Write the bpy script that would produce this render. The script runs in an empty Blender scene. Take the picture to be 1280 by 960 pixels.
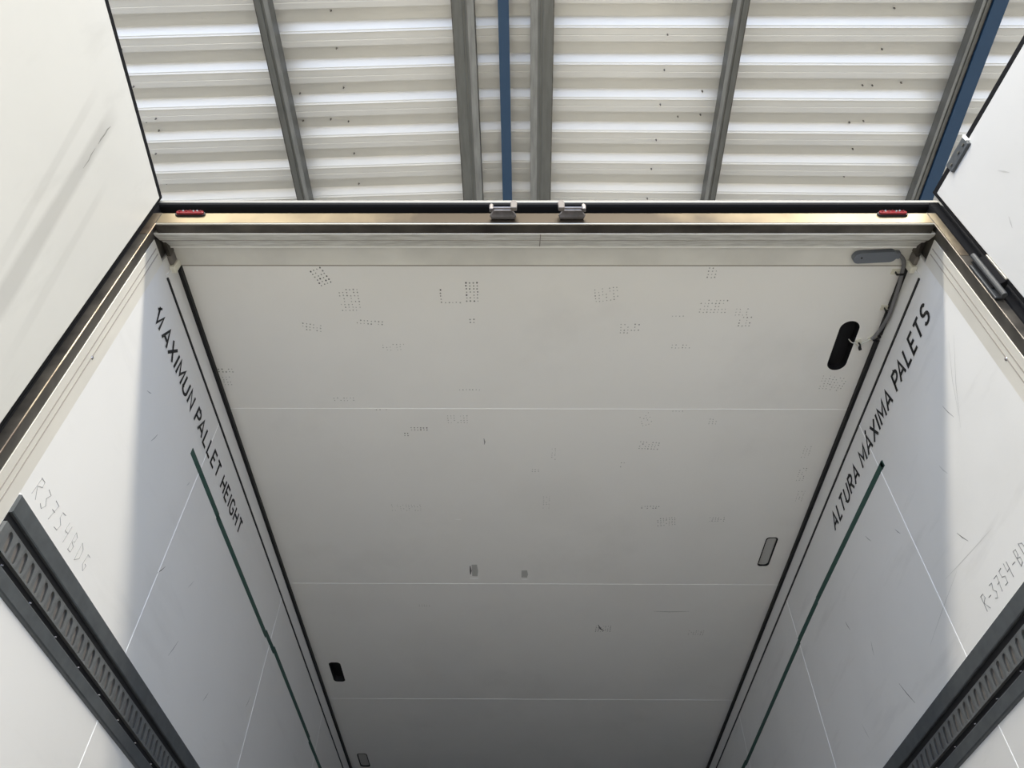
import bpy, bmesh, math, random
from mathutils import Vector, Matrix
random.seed(7)
scn = bpy.context.scene
COL = scn.collection

# ---------------------------------------------------------------- camera
F = 970.0
cam_d = bpy.data.cameras.new('camera'); cam = bpy.data.objects.new('camera', cam_d); COL.objects.link(cam)
cam_d.sensor_width = 36; cam_d.lens = 36 * F / 1280; cam_d.clip_start = 0.02; cam_d.clip_end = 200
R = Matrix(((0.99997521, -0.00153685, 0.00687198), (0.00343727, -0.74520095, -0.66683111), (0.00614582, 0.6668382, -0.74517719)))
CAMLOC = Vector((-0.08, 0, 1.65))
cam.matrix_world = Matrix.Translation(CAMLOC) @ R.to_4x4()
scn.camera = cam
scn.view_settings.view_transform = 'Standard'; scn.view_settings.look = 'None'
scn.view_settings.gamma = 1; scn.view_settings.use_curve_mapping = False
scn.view_settings.exposure = 0.0

# ---------------------------------------------------------------- world and light
wd = bpy.data.worlds.new('world'); scn.world = wd; wd.use_nodes = True
nt = wd.node_tree; nt.nodes.clear()
out = nt.nodes.new('ShaderNodeOutputWorld'); bg = nt.nodes.new('ShaderNodeBackground')
tc = nt.nodes.new('ShaderNodeTexCoord'); sp = nt.nodes.new('ShaderNodeSeparateXYZ'); cr = nt.nodes.new('ShaderNodeValToRGB')
nt.links.new(tc.outputs['Generated'], sp.inputs[0]); nt.links.new(sp.outputs['Z'], cr.inputs[0]); nt.links.new(cr.outputs[0], bg.inputs[0]); nt.links.new(bg.outputs[0], out.inputs[0])
e = cr.color_ramp.elements
e[0].position = 0.06; e[0].color = (0.68, 0.81, 1.10, 1)
e[1].position = 0.45; e[1].color = (0.22, 0.30, 0.42, 1)
bg.inputs[1].default_value = 1.0
# open bright sky and haze behind the camera, darker surroundings to the sides and in front
mr = nt.nodes.new('ShaderNodeMapRange'); mr.inputs[1].default_value = .15; mr.inputs[2].default_value = -.85
mr.inputs[3].default_value = WSIDE = 1.7; mr.inputs[4].default_value = WBACK = 4.1
nt.links.new(sp.outputs['Y'], mr.inputs[0]); nt.links.new(mr.outputs[0], bg.inputs[1])

# the narrow daylight gap in the canopy roof behind the camera
HEDGE = Vector((0, 1.256, 3.757))
GAPZ = 6.85
GAPY = HEDGE.y - (GAPZ - HEDGE.z) / 1.10
ld = bpy.data.lights.new('roof_gap_daylight', 'AREA'); ld.shape = 'RECTANGLE'; ld.size = 9.0; ld.size_y = 0.09
ld.energy = GAPE = 1080; ld.color = (1.0, 0.93, 0.79)
lo = bpy.data.objects.new('roof_gap_daylight', ld); COL.objects.link(lo)
lo.location = (.6, GAPY - .12, GAPZ); lo.rotation_euler = (0, 0, .11)

# the sun stands high in front: it misses the opening and lights the yard behind the canopy
sd = bpy.data.lights.new('sun', 'SUN'); sd.energy = SUNE = 9.0; sd.angle = .009; sd.color = (1.0, .96, .90)
so = bpy.data.objects.new('sun', sd); COL.objects.link(so); so.rotation_euler = (math.radians(-28), 0, 0)

# ---------------------------------------------------------------- materials
def newmat(name):
    m = bpy.data.materials.new(name); m.use_nodes = True
    return m, m.node_tree, m.node_tree.nodes['Principled BSDF']
def mat(name, col, rough=0.5, metal=0.0, noise=0.0, scale=8.0, stretch=(1, 1, 1), spec=0.4, bump=0.0, col2=None, detail=6, lo=.35, hi=.7):
    m, t, b = newmat(name)
    b.inputs['Base Color'].default_value = (*col, 1); b.inputs['Roughness'].default_value = rough
    b.inputs['Metallic'].default_value = metal; b.inputs['Specular IOR Level'].default_value = spec
    if noise > 0 or bump > 0:
        c = t.nodes.new('ShaderNodeTexCoord'); mp = t.nodes.new('ShaderNodeMapping'); n = t.nodes.new('ShaderNodeTexNoise')
        mp.inputs['Scale'].default_value = stretch; n.inputs['Scale'].default_value = scale; n.inputs['Detail'].default_value = detail
        t.links.new(c.outputs['Object'], mp.inputs[0]); t.links.new(mp.outputs[0], n.inputs['Vector'])
        if noise > 0:
            r = t.nodes.new('ShaderNodeValToRGB'); r.color_ramp.elements[0].position = lo; r.color_ramp.elements[1].position = hi
            c2 = col2 if col2 else tuple(v * (1 - noise) for v in col)
            r.color_ramp.elements[0].color = (*col, 1); r.color_ramp.elements[1].color = (*c2, 1)
            t.links.new(n.outputs[0], r.inputs[0]); t.links.new(r.outputs[0], b.inputs['Base Color'])
        if bump > 0:
            bp = t.nodes.new('ShaderNodeBump'); bp.inputs['Strength'].default_value = bump; bp.inputs['Distance'].default_value = 0.01
            t.links.new(n.outputs[0], bp.inputs['Height']); t.links.new(bp.outputs[0], b.inputs['Normal'])
    return m
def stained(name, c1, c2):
    """brushed steel, stained brown mid-length, with the light on its ends painted in"""
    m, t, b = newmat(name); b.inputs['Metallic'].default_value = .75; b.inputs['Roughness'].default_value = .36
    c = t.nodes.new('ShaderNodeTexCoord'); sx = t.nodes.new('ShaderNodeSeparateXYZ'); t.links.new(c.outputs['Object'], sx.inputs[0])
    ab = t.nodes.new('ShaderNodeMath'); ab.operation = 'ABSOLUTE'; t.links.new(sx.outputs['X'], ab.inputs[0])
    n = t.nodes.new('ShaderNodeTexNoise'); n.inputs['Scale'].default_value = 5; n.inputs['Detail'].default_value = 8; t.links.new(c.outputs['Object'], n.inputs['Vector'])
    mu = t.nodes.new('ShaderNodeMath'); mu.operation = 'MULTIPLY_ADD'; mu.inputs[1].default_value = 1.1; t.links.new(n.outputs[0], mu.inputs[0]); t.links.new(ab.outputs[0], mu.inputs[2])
    r = t.nodes.new('ShaderNodeValToRGB'); r.color_ramp.elements[0].position = .55; r.color_ramp.elements[0].color = (*c2, 1); r.color_ramp.elements[1].position = 1.0; r.color_ramp.elements[1].color = (*c1, 1)  # paler ends hold painted light; the brown middle is stain and shade
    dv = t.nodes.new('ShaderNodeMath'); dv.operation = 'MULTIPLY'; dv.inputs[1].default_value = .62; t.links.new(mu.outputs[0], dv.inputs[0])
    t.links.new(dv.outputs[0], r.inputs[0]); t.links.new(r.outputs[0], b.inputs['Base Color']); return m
def grp_mat(name, col, rot, marks=0.10, stretch=(1, 1, 6)):
    """white composite sheet with long faint rub marks and cloudy wear"""
    m, t, b = newmat(name)
    b.inputs['Roughness'].default_value = 0.42; b.inputs['Specular IOR Level'].default_value = 0.35
    c = t.nodes.new('ShaderNodeTexCoord'); mp = t.nodes.new('ShaderNodeMapping')
    mp.inputs['Rotation'].default_value = rot; mp.inputs['Scale'].default_value = stretch
    n1 = t.nodes.new('ShaderNodeTexNoise'); n1.inputs['Scale'].default_value = 2.6 if name.endswith('door_sheet') else 1.6; n1.inputs['Detail'].default_value = 8; n1.inputs['Roughness'].default_value = .6
    n2 = t.nodes.new('ShaderNodeTexNoise'); n2.inputs['Scale'].default_value = 2.2; n2.inputs['Detail'].default_value = 4
    t.links.new(c.outputs['Object'], mp.inputs[0]); t.links.new(mp.outputs[0], n1.inputs['Vector']); t.links.new(c.outputs['Object'], n2.inputs['Vector'])
    r1 = t.nodes.new('ShaderNodeMapRange'); r1.inputs[1].default_value = .56; r1.inputs[2].default_value = .74; r1.inputs[3].default_value = 0; r1.inputs[4].default_value = marks
    r2 = t.nodes.new('ShaderNodeMapRange'); r2.inputs[1].default_value = .45; r2.inputs[2].default_value = .7; r2.inputs[3].default_value = 0; r2.inputs[4].default_value = marks * .5
    t.links.new(n1.outputs[0], r1.inputs[0]); t.links.new(n2.outputs[0], r2.inputs[0])
    ad = t.nodes.new('ShaderNodeMath'); ad.operation = 'ADD'; t.links.new(r1.outputs[0], ad.inputs[0]); t.links.new(r2.outputs[0], ad.inputs[1])
    mx = t.nodes.new('ShaderNodeMix'); mx.data_type = 'RGBA'; mx.inputs[6].default_value = (*col, 1); mx.inputs[7].default_value = (.26, .25, .23, 1)
    t.links.new(ad.outputs[0], mx.inputs[0]); t.links.new(mx.outputs[2], b.inputs['Base Color'])
    if name == 'white_door_sheet':
        sx = t.nodes.new('ShaderNodeSeparateXYZ'); t.links.new(c.outputs['Object'], sx.inputs[0])
        def streak(y0, z0, y1, z1, w, amt, prev):
            k = (y1 - y0) / (z1 - z0)
            def op(o_, *a_):
                nd = t.nodes.new('ShaderNodeMath'); nd.operation = o_
                for i, v in enumerate(a_):
                    if isinstance(v, (int, float)): nd.inputs[i].default_value = v
                    else: t.links.new(v, nd.inputs[i])
                return nd.outputs[0]
            d_ = op('ABSOLUTE', op('SUBTRACT', op('SUBTRACT', sx.outputs['Y'], op('MULTIPLY', op('SUBTRACT', sx.outputs['Z'], z0), k)), y0))
            d_ = op('ADD', d_, op('MULTIPLY', op('SUBTRACT', n2.outputs[0], .5), w))
            mr = t.nodes.new('ShaderNodeMapRange'); mr.inputs[1].default_value = w * .6; mr.inputs[2].default_value = w * 1.15; mr.inputs[3].default_value = amt; mr.inputs[4].default_value = 0; t.links.new(d_, mr.inputs[0])
            zr = t.nodes.new('ShaderNodeMapRange'); zr.inputs[1].default_value = z0; zr.inputs[2].default_value = z0 - .12; t.links.new(sx.outputs['Z'], zr.inputs[0])
            z2 = t.nodes.new('ShaderNodeMapRange'); z2.inputs[1].default_value = z1 - .2; z2.inputs[2].default_value = z1; t.links.new(sx.outputs['Z'], z2.inputs[0])
            return op('ADD', prev, op('MULTIPLY', op('MULTIPLY', mr.outputs[0], zr.outputs[0]), z2.outputs[0]))
        tot = streak(-.335, 2.56, -.215, 1.83, .030, .36, ad.outputs[0])
        tot = streak(-.42, 2.50, -.30, 1.95, .016, .16, tot)
        tot = streak(-.20, 2.40, -.12, 1.9, .016, .14, tot)
        t.links.new(tot, mx.inputs[0])
    return m
M = {}
M['wallL'] = grp_mat('white_wall_sheet', (.67, .66, .635), (0.7, 0, 0), .10)
M['wallR'] = grp_mat('white_wall_sheet_scratched', (.69, .68, .655), (-0.6, 0, 0), .20)
M['ceil'] = grp_mat('white_ceiling_sheet', (.83, .82, .79), (0, 0, .5), .10, (1, 1, 1))
M['doorR'] = grp_mat('dimmed_white_door_sheet', (.49, .485, .47), (-0.5, 0, 0), .2, (1, 3.0, 1))  # right leaf darker: its weaker light is put into the colour
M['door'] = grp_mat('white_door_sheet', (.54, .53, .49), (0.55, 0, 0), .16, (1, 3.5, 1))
M['strip'] = mat('beige_aluminium', (.76, .745, .69), .45, .0, .18, 5, (1, 1, 1))
M['jamb'] = mat('jamb_lining', (.70, .67, .60), .42, .2, .16, 3, (1, 1, 1))
M['groove'] = mat('groove_line', (.34, .31, .27), .7)
M['alu'] = mat('worn_aluminium', (.88, .87, .82), .4, .1, .35, 14, (1, 6, 6), col2=(.60, .585, .53))
M['steel'] = mat('lit_stained_stainless', (.34, .285, .20), .34, .8, .5, 3, (1, 2, 2), col2=(.13, .10, .075), lo=.4, hi=.6)  # lit tone of the jamb metal, the light is in the colour
M['dsteel'] = mat('dark_steel', (.12, .108, .092), .42, .7, .5, 16, (.6, 1, 1), col2=(.05, .045, .04))  # dark tone; for posts and right bead the shade is in the colour
M['lip'] = mat('bright_edge', (.50, .47, .40), .35, .6)
M['edge2'] = mat('rubbed_aluminium_edge', (.88, .87, .83), .35, .1)
M['rlip'] = mat('weathered_lip', (.22, .215, .20), .6, .3)
M['rubber'] = mat('black_rubber', (.008, .008, .009), .8, spec=.08)
M['seal2'] = mat('dark_grey_rubber', (.035, .037, .04), .5)
M['black'] = mat('black_paint', (.006, .006, .007), .6)
M['green'] = mat('dark_green_line', (.012, .055, .042), .55)
M['sealant'] = mat('white_sealant', (.92, .92, .90), .5)
M['rail'] = mat('anodised_grey', (.115, .125, .13), .42, .45, .2, 30, (1, 1, 1))
M['galv'] = mat('galvanised_steel', (.135, .134, .12), .5, .55, .28, 14, (3, .4, 3), col2=(.11, .108, .095))
M['galvl'] = mat('galvanised_steel_lip', (.24, .238, .22), .45, .55, .28, 14, (3, .4, 3), col2=(.17, .168, .155))
M['blue'] = mat('blue_paint', (.014, .040, .078), .5)
M['sheet'] = mat('white_roof_sheet', (.58, .56, .51), .30, .25, .06, 2, (1, 1, 1), spec=.5)
M['skin'] = mat('white_outer_skin', (.75, .75, .75), .35)
M['red'] = mat('red_lens', (.16, .004, .008), .12, 0, spec=.8)
M['greyp'] = mat('grey_plastic', (.14, .155, .18), .45)
M['stop'] = mat('grey_brown_stop', (.16, .145, .13), .6)
M['brk'] = mat('dark_grey_bracket', (.055, .06, .064), .5)
M['cable'] = mat('grey_cable', (.16, .16, .165), .5)
M['wire'] = mat('thin_white_wire', (.6, .6, .56), .5)
M['clipw'] = mat('cream_clip', (.70, .68, .58), .5)
M['lens'] = mat('grey_lens', (.50, .50, .48), .4)
M['dot'] = mat('scuff_dark', (.13, .13, .125), .8)
M['dotm'] = mat('scuff_mid', (.30, .30, .29), .8)
M['dotl'] = mat('scuff_light', (.46, .46, .44), .8)
M['pen'] = mat('pen_ink', (.30, .29, .28), .7)
M['penR'] = mat('marker_ink', (.14, .14, .14), .7)
M['conc'] = mat('concrete_yard', (.52, .49, .43), .9, 0, .2, 3, bump=.2)
M['floor'] = mat('trailer_floor', (.16, .15, .14), .6, .2, .2, 6)
M['screw'] = mat('screw_head', (.14, .13, .12), .5, .3)
M['chrome'] = mat('chrome_rivet', (.5, .48, .5), .15, 1)
M['forge'] = mat('forged_steel', (.30, .28, .28), .3, .85, .3, 40)
M['cap'] = mat('cream_rubber_stop', (.13, .112, .10), .6)

# ---------------------------------------------------------------- helpers
def link(name, bm, m, parent=None, smooth=False):
    me = bpy.data.meshes.new(name); bmesh.ops.recalc_face_normals(bm, faces=bm.faces); bm.to_mesh(me); bm.free()
    for mm in (m if isinstance(m, (list, tuple)) else [m]): me.materials.append(mm)
    if smooth:
        for p in me.polygons: p.use_smooth = True
    o = bpy.data.objects.new(name, me); COL.objects.link(o)
    if parent: o.parent = parent
    return o
def tag(o, label=None, cat=None, group=None, kind=None):
    if label: o['label'] = label
    if cat: o['category'] = cat
    if group: o['group'] = group
    if kind: o['kind'] = kind
    return o
def empty(name, loc, label, cat, group=None, rz=0):
    o = bpy.data.objects.new(name, None); COL.objects.link(o); o.location = loc; o.rotation_euler = (0, 0, rz)
    return tag(o, label, cat, group)
def box(bm, a, b, mi=0):
    x0, y0, z0 = a; x1, y1, z1 = b
    v = [bm.verts.new(p) for p in ((x0, y0, z0), (x1, y0, z0), (x1, y1, z0), (x0, y1, z0), (x0, y0, z1), (x1, y0, z1), (x1, y1, z1), (x0, y1, z1))]
    for f in ((0, 3, 2, 1), (4, 5, 6, 7), (0, 1, 5, 4), (1, 2, 6, 5), (2, 3, 7, 6), (3, 0, 4, 7)):
        bm.faces.new([v[i] for i in f]).material_index = mi
    return bm
def B(a, b): return box(bmesh.new(), a, b)
def prism(bm, prof, p0, axis, length, conv, mi=0):
    """closed profile (list of 2D) swept; conv(u,v,t)->xyz"""
    A = [bm.verts.new(conv(u, v, p0)) for u, v in prof]; Bv = [bm.verts.new(conv(u, v, p0 + length)) for u, v in prof]
    n = len(prof)
    for i in range(n):
        bm.faces.new((A[i], A[(i + 1) % n], Bv[(i + 1) % n], Bv[i])).material_index = mi
    bm.faces.new(A).material_index = mi; bm.faces.new(Bv[::-1]).material_index = mi
    return bm
def prX(prof, x0, L, mi=0, bm=None): return prism(bm or bmesh.new(), prof, x0, 'x', L, lambda u, v, t: (t, u, v), mi)
def prY(prof, y0, L, mi=0, bm=None): return prism(bm or bmesh.new(), prof, y0, 'y', L, lambda u, v, t: (u, t, v), mi)
def prZ(prof, z0, L, mi=0, bm=None): return prism(bm or bmesh.new(), prof, z0, 'z', L, lambda u, v, t: (u, v, t), mi)
def tube(bm, pts, r, n=8):
    pts = [Vector(p) for p in pts]; rings = []
    for i, p in enumerate(pts):
        d = (pts[min(i + 1, len(pts) - 1)] - pts[max(i - 1, 0)]).normalized()
        a = d.cross(Vector((0, 0, 1)));
        if a.length < 1e-3: a = d.cross(Vector((1, 0, 0)))
        a.normalize(); b = d.cross(a)
        rings.append([bm.verts.new(p + r * (math.cos(k * 2 * math.pi / n) * a + math.sin(k * 2 * math.pi / n) * b)) for k in range(n)])
    for i in range(len(rings) - 1):
        for k in range(n): bm.faces.new((rings[i][k], rings[i][(k + 1) % n], rings[i + 1][(k + 1) % n], rings[i + 1][k]))
    bm.faces.new(rings[0]); bm.faces.new(rings[-1][::-1])
    return bm
def smooth_path(pts, n=6):
    P = [Vector(p) for p in pts]; P = [2 * P[0] - P[1]] + P + [2 * P[-1] - P[-2]]; o = []
    for i in range(1, len(P) - 2):
        for k in range(n):
            t = k / n; a, b, c, d = P[i - 1:i + 3]
            o.append(.5 * ((2 * b) + (c - a) * t + (2 * a - 5 * b + 4 * c - d) * t * t + (3 * b - a - 3 * c + d) * t ** 3))
    o.append(P[-2]); return o
def stadium(cx, cy, w, h, n=8, r=None):
    """outline in 2D, long side along y"""
    r = min(w, h) / 2 if r is None else r; pts = []
    for (sx, sy, a0) in ((1, 1, 0), (-1, 1, 90), (-1, -1, 180), (1, -1, 270)):
        for k in range(n + 1):
            a = math.radians(a0 + 90 * k / n)
            pts.append((cx + sx * (w / 2 - r) + r * math.cos(a), cy + sy * (h / 2 - r) + r * math.sin(a)))
    return pts
def bevel(o, w=.003, s=2):
    m = o.modifiers.new('bevel', 'BEVEL'); m.width = w; m.segments = s; m.limit_method = 'ANGLE'; return o

# ================================================================ STRUCTURE
W, H = 1.222, 3.84        # inner half width, ceiling height
YB = 1.37                 # end of the metal lining of the portal
YE = 14.6                 # front bulkhead
FZ = 1.24                 # loading floor height
SEAMS = [2.09, 3.28, 4.476, 5.672, 6.868, 8.064, 9.26, 10.456, 11.652, 12.848]

tag(link('ground', B((-22, -12, -.2), (22, 30, 0)), M['conc']), kind='structure')
tag(link('floor', B((-W - .06, 1.25, FZ - .15), (W + .06, YE + .06, FZ)), M['floor']), kind='structure')
tag(link('wall_front', B((-W - .06, YE, FZ), (W + .06, YE + .06, H)), M['wallL']), kind='structure')
wl = tag(link('wall_left', B((-W - .06, YB, FZ), (-W, YE, H)), M['wallL']), 'white left inner wall of the trailer with lettering', kind='structure')
wr = tag(link('wall_right', B((W, YB, FZ), (W + .06, YE, H)), M['wallR']), 'white scratched right inner wall of the trailer with lettering', kind='structure')

# ceiling with real recesses for the lamps
SLOTS = [(1.098, 1.774, .070, .228, 'open'), (1.092, 3.012, .052, .220, 'lens'), (-1.103, 4.161, .066, .220, 'open'), (-1.107, 5.346, .064, .205, 'lens')]
bm = bmesh.new()
def quad(bm, p, mi=0): bm.faces.new([bm.verts.new(q) for q in p]).material_index = mi
ys = [1.43] + SEAMS + [YE]
for i in range(len(ys) - 1):
    y0, y1 = ys[i], ys[i + 1]
    s = [q for q in SLOTS if y0 < q[1] < y1]
    if not s:
        quad(bm, ((-W, y0, H), (W, y0, H), (W, y1, H), (-W, y1, H))); continue
    cx, cy, w, h, _ = s[0]; a, b, c, d = cx - .06, cx + .06, cy - .15, cy + .15
    for (xa, xb, ya, yb) in ((-W, a, y0, y1), (b, W, y0, y1), (a, b, y0, c), (a, b, d, y1)):
        quad(bm, ((xa, ya, H), (xb, ya, H), (xb, yb, H), (xa, yb, H)))
    ring = stadium(cx, cy, w, h, 8, w * (.5 if cy < 2 else .33)); outer = []
    for (px, py) in ring:
        dx, dy = px - cx, py - cy; k = min(.06 / max(abs(dx), 1e-9), .15 / max(abs(dy), 1e-9)); outer.append((cx + dx * k, cy + dy * k))
    # snap corners so the rectangle closes
    for (ex, ey) in ((a, c), (b, c), (b, d), (a, d)):
        j = min(range(len(outer)), key=lambda q: (outer[q][0] - ex) ** 2 + (outer[q][1] - ey) ** 2); outer[j] = (ex, ey)
    n = len(ring); iv = [bm.verts.new((x, y, H)) for x, y in ring]; ov = [bm.verts.new((x, y, H)) for x, y in outer]; tv = [bm.verts.new((x, y, H + .035)) for x, y in ring]
    for k in range(n):
        q = (k + 1) % n
        if (ov[k].co - ov[q].co).length > 1e-6: bm.faces.new((iv[k], iv[q], ov[q], ov[k]))
        else: bm.faces.new((iv[k], iv[q], ov[q]))
        f = bm.faces.new((iv[k], tv[k], tv[q], iv[q])); f.material_index = 1
    bm.faces.new(tv).material_index = 1
box(bm, (-W - .06, 1.29, H + .04), (W + .06, YE + .06, H + .06))
ceil = tag(link('ceiling', bm, [M['ceil'], M['black']]), 'pale grey trailer ceiling with scuff marks and lamp recesses', kind='structure')

def seam_objs():
    for i, y in enumerate(SEAMS):
        bm = bmesh.new(); box(bm, (-W, y - .0013, H - .001), (W, y + .0013, H + .001)); link('seam', bm, M['sealant'], ceil)
        if i < 6:
            for s, w_ in ((-1, wl), (1, wr)):
                a, b = sorted((s * W, s * (W - .0008)))
                link('seam', B((a, y - .0017, FZ), (b, y + .0017, 3.758)), M['sealant'], w_)
seam_objs()
# first ceiling strip joined to the portal, thin joint line
link('joint_line', B((-W, 1.428, H - .001), (W, 1.432, H + .002)), M['groove'], ceil)
link('rear_strip', B((-W, 1.36, H), (W, 1.4285, H + .02)), M['strip'], ceil)['label'] = 'beige edge strip of the ceiling behind the portal header'

# cornice mouldings: white cove with a thick black upper line and a thin black lower line
for s, nm in ((-1, 'trim_1'), (1, 'trim_2')):
    t = link(nm, prY([(s * W, 3.76), (s * (W - .003), 3.762), (s * (W - .007), 3.80), (s * (W - .010), 3.833), (s * (W - .014), H), (s * W, H)], 1.415, YE - 1.415), M['wallL'])
    tag(t, 'white cornice moulding along the top of the %s wall' % ('left' if s < 0 else 'right'), kind='structure')
    a, b = sorted((s * W, s * (W - .0035)))
    link('thin_black_line', B((a, 1.425, 3.754), (b, YE, 3.7625)), M['black'], t)
    if s < 0:
        link('thick_black_line', B((-W, 1.43, H - .017), (-W + .021, YE, H)), M['black'], t)
    else:
        for y0, y1 in ((1.43, 1.60), (1.618, 1.71), (1.735, YE)):
            link('thick_black_line', B((W - .021, y0, H - .017), (W, y1, H)), M['black'], t)
    # end stop
    bm = bmesh.new(); box(bm, (min(s * W, s * (W - .020)), 1.405, 3.79), (max(s * W, s * (W - .020)), 1.43, H)); bevel(link('end_cap', bm, M['clipw'], t), .004)

# lettering ---------------------------------------------------------------
def strokes(name, parent, m, mapf, segs, r=.0012):
    bm = bmesh.new()
    for s in segs: tube(bm, [mapf(*p) for p in s], r, 5)
    return link(name, bm, m, parent)
def arc(cx, cy, rx, ry, a0, a1, n=8): return [(cx + rx * math.cos(math.radians(a0 + (a1 - a0) * k / n)), cy + ry * math.sin(math.radians(a0 + (a1 - a0) * k / n))) for k in range(n + 1)]
SG = {'A': (.62, [[(0, 0), (.31, 1), (.62, 0)], [(.11, .3), (.51, .3)]]), 'X': (.58, [[(0, 0), (.58, 1)], [(0, 1), (.58, 0)]]), 'I': (.0, [[(0, 0), (0, 1)]]),
      'M': (.66, [[(0, 0), (0, 1), (.33, .3), (.66, 1), (.66, 0)]]), 'U': (.52, [[(0, 1), (0, .27)] + arc(.26, .27, .26, .27, 180, 360) + [(.52, 1)]]), 'N': (.52, [[(0, 0), (0, 1), (.52, 0), (.52, 1)]]),
      'P': (.48, [[(0, 0), (0, 1), (.22, 1)] + arc(.22, .74, .26, .26, 90, -90) + [(0, .48)]]), 'L': (.42, [[(0, 1), (0, 0), (.42, 0)]]), 'E': (.44, [[(.44, 1), (0, 1), (0, 0), (.44, 0)], [(0, .52), (.38, .52)]]),
      'T': (.54, [[(0, 1), (.54, 1)], [(.27, 1), (.27, 0)]]), 'H': (.50, [[(0, 0), (0, 1)], [(.50, 0), (.50, 1)], [(0, .52), (.50, .52)]]),
      'G': (.52, [arc(.26, .73, .26, .27, 25, 180) + arc(.26, .27, .26, .27, 180, 360) + [(.52, .48), (.30, .48)]]),
      'R': (.50, [[(0, 0), (0, 1), (.22, 1)] + arc(.22, .74, .26, .26, 90, -90) + [(0, .48)], [(.22, .48), (.50, 0)]]),
      'S': (.48, [arc(.24, .75, .22, .25, 20, 250) + arc(.24, .25, .24, .25, 80, -160)]), 'Á': (.62, [[(0, 0), (.31, 1), (.62, 0)], [(.11, .3), (.51, .3)], [(.30, 1.12), (.40, 1.3)]])}
KERN = {'LT': -.16, 'PA': -.18, 'TU': -.02, 'RA': -.04, 'AX': -.06, 'MA': -.02, 'ET': -.04}
def paint_text(name, txt, parent, to3, width, cap, sw, gap=.30, shear=0):
    """stencil-like painted letters: flat ribbons with mitred joints"""
    tot = 0
    for c in txt: tot += .34 if c == ' ' else SG[c][0] + gap
    for i in range(len(txt) - 1): tot += KERN.get(txt[i:i + 2], 0)
    k = width / ((tot - gap) * cap); bm = bmesh.new(); x = 0; lay = 0
    for ci, c in enumerate(txt):
        x += KERN.get(txt[ci - 1:ci + 1], 0) if ci else 0
        if c == ' ': x += .34; continue
        for pl in SG[c][1]:
            lay = (lay + 1) % 3
            P = [Vector(((x + a + b * shear) * cap * k, b * cap)) for a, b in pl]
            L, Rt = [], []
            for i, p in enumerate(P):
                d0 = (p - P[i - 1]).normalized() if i else (P[1] - p).normalized(); d1 = (P[i + 1] - p).normalized() if i < len(P) - 1 else d0
                n0 = Vector((-d0.y, d0.x)); n1 = Vector((-d1.y, d1.x)); m_ = (n0 + n1)
                m_ = m_.normalized() if m_.length > .05 else n0
                ln = min(1.0 / max(m_.dot(n0), .35), 1.9) * sw / 2
                L.append(bm.verts.new(to3(*(p + m_ * ln), lay))); Rt.append(bm.verts.new(to3(*(p - m_ * ln), lay)))
            for i in range(len(P) - 1): bm.faces.new((L[i], L[i + 1], Rt[i + 1], Rt[i]))
        x += SG[c][0] + gap
    return link(name, bm, M['black'], parent)
o = paint_text('lettering', 'AXIMUN PALLET HEIGHT', wl, lambda a, b, l: (-W + .0012 + l * .0001, 1.543 + a, 3.600 + b), 1.035, .060, .0112)
o['label'] = 'black capital lettering AXIMUN PALLET HEIGHT'
bm = bmesh.new()
for pl, sw in (([(1.468, 3.656), (1.488, 3.602), (1.509, 3.652), (1.514, 3.598)], .0108), ([(1.461, 3.638), (1.480, 3.662)], .008)):
    P = [Vector(q) for q in pl]; L, Rt = [], []
    for i, p in enumerate(P):
        d0 = (p - P[i - 1]).normalized() if i else (P[1] - p).normalized(); d1 = (P[i + 1] - p).normalized() if i < len(P) - 1 else d0
        n0 = Vector((-d0.y, d0.x)); n1 = Vector((-d1.y, d1.x)); m_ = (n0 + n1).normalized(); ln = min(1 / max(m_.dot(n0), .35), 1.9) * sw / 2
        L.append(bm.verts.new((-W + .0012, *(p + m_ * ln)))); Rt.append(bm.verts.new((-W + .0012, *(p - m_ * ln))))
    for i in range(len(P) - 1): bm.faces.new((L[i], L[i + 1], Rt[i + 1], Rt[i]))
o = link('letter', bm, M['black'], wl); o['label'] = 'damaged first black letter M'
o = paint_text('lettering', 'ALTURA MÁXIMA PALETS', wr, lambda a, b, l: (W - .0012 - l * .0001, 2.565 - a, 3.622 + b), 1.085, .064, .0118, shear=.16)
o['label'] = 'black slanted capital lettering ALTURA MÁXIMA PALETS'
# green pallet height lines
def ribbon(name, s, pts, hw, parent):
    bm = bmesh.new(); x = s * (W - .0012)
    for (y0, z0), (y1, z1) in zip(pts[::2], pts[1::2]):
        A = [bm.verts.new((x, *p)) for p in ((y0, z0 - hw), (y1, z1 - hw), (y1, z1 + hw), (y0, z0 + hw))]; bm.faces.new(A)
        Bv = [bm.verts.new((s * W, *p)) for p in ((y0, z0 - hw), (y1, z1 - hw), (y1, z1 + hw), (y0, z0 + hw))]; bm.faces.new(Bv)
        for i in range(4): bm.faces.new((A[i], A[(i + 1) % 4], Bv[(i + 1) % 4], Bv[i]))
    o = link(name, bm, M['green'], parent); o['label'] = 'dark green pallet height line'; return o
ribbon('green_line', -1, [(1.985, 3.515), (2.35, 3.513), (2.34, 3.509), (3.20, 3.511), (3.19, 3.519), (3.36, 3.521), (3.35, 3.529), (4.30, 3.523), (4.30, 3.515), (7.5, 3.512)], .0135, wl)
ribbon('green_line', 1, [(2.052, 3.527), (2.075, 3.528), (2.06, 3.530), (2.95, 3.543), (2.95, 3.540), (3.28, 3.538), (3.27, 3.532), (4.55, 3.506), (4.55, 3.512), (7.5, 3.51)], .0135, wr)
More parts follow.
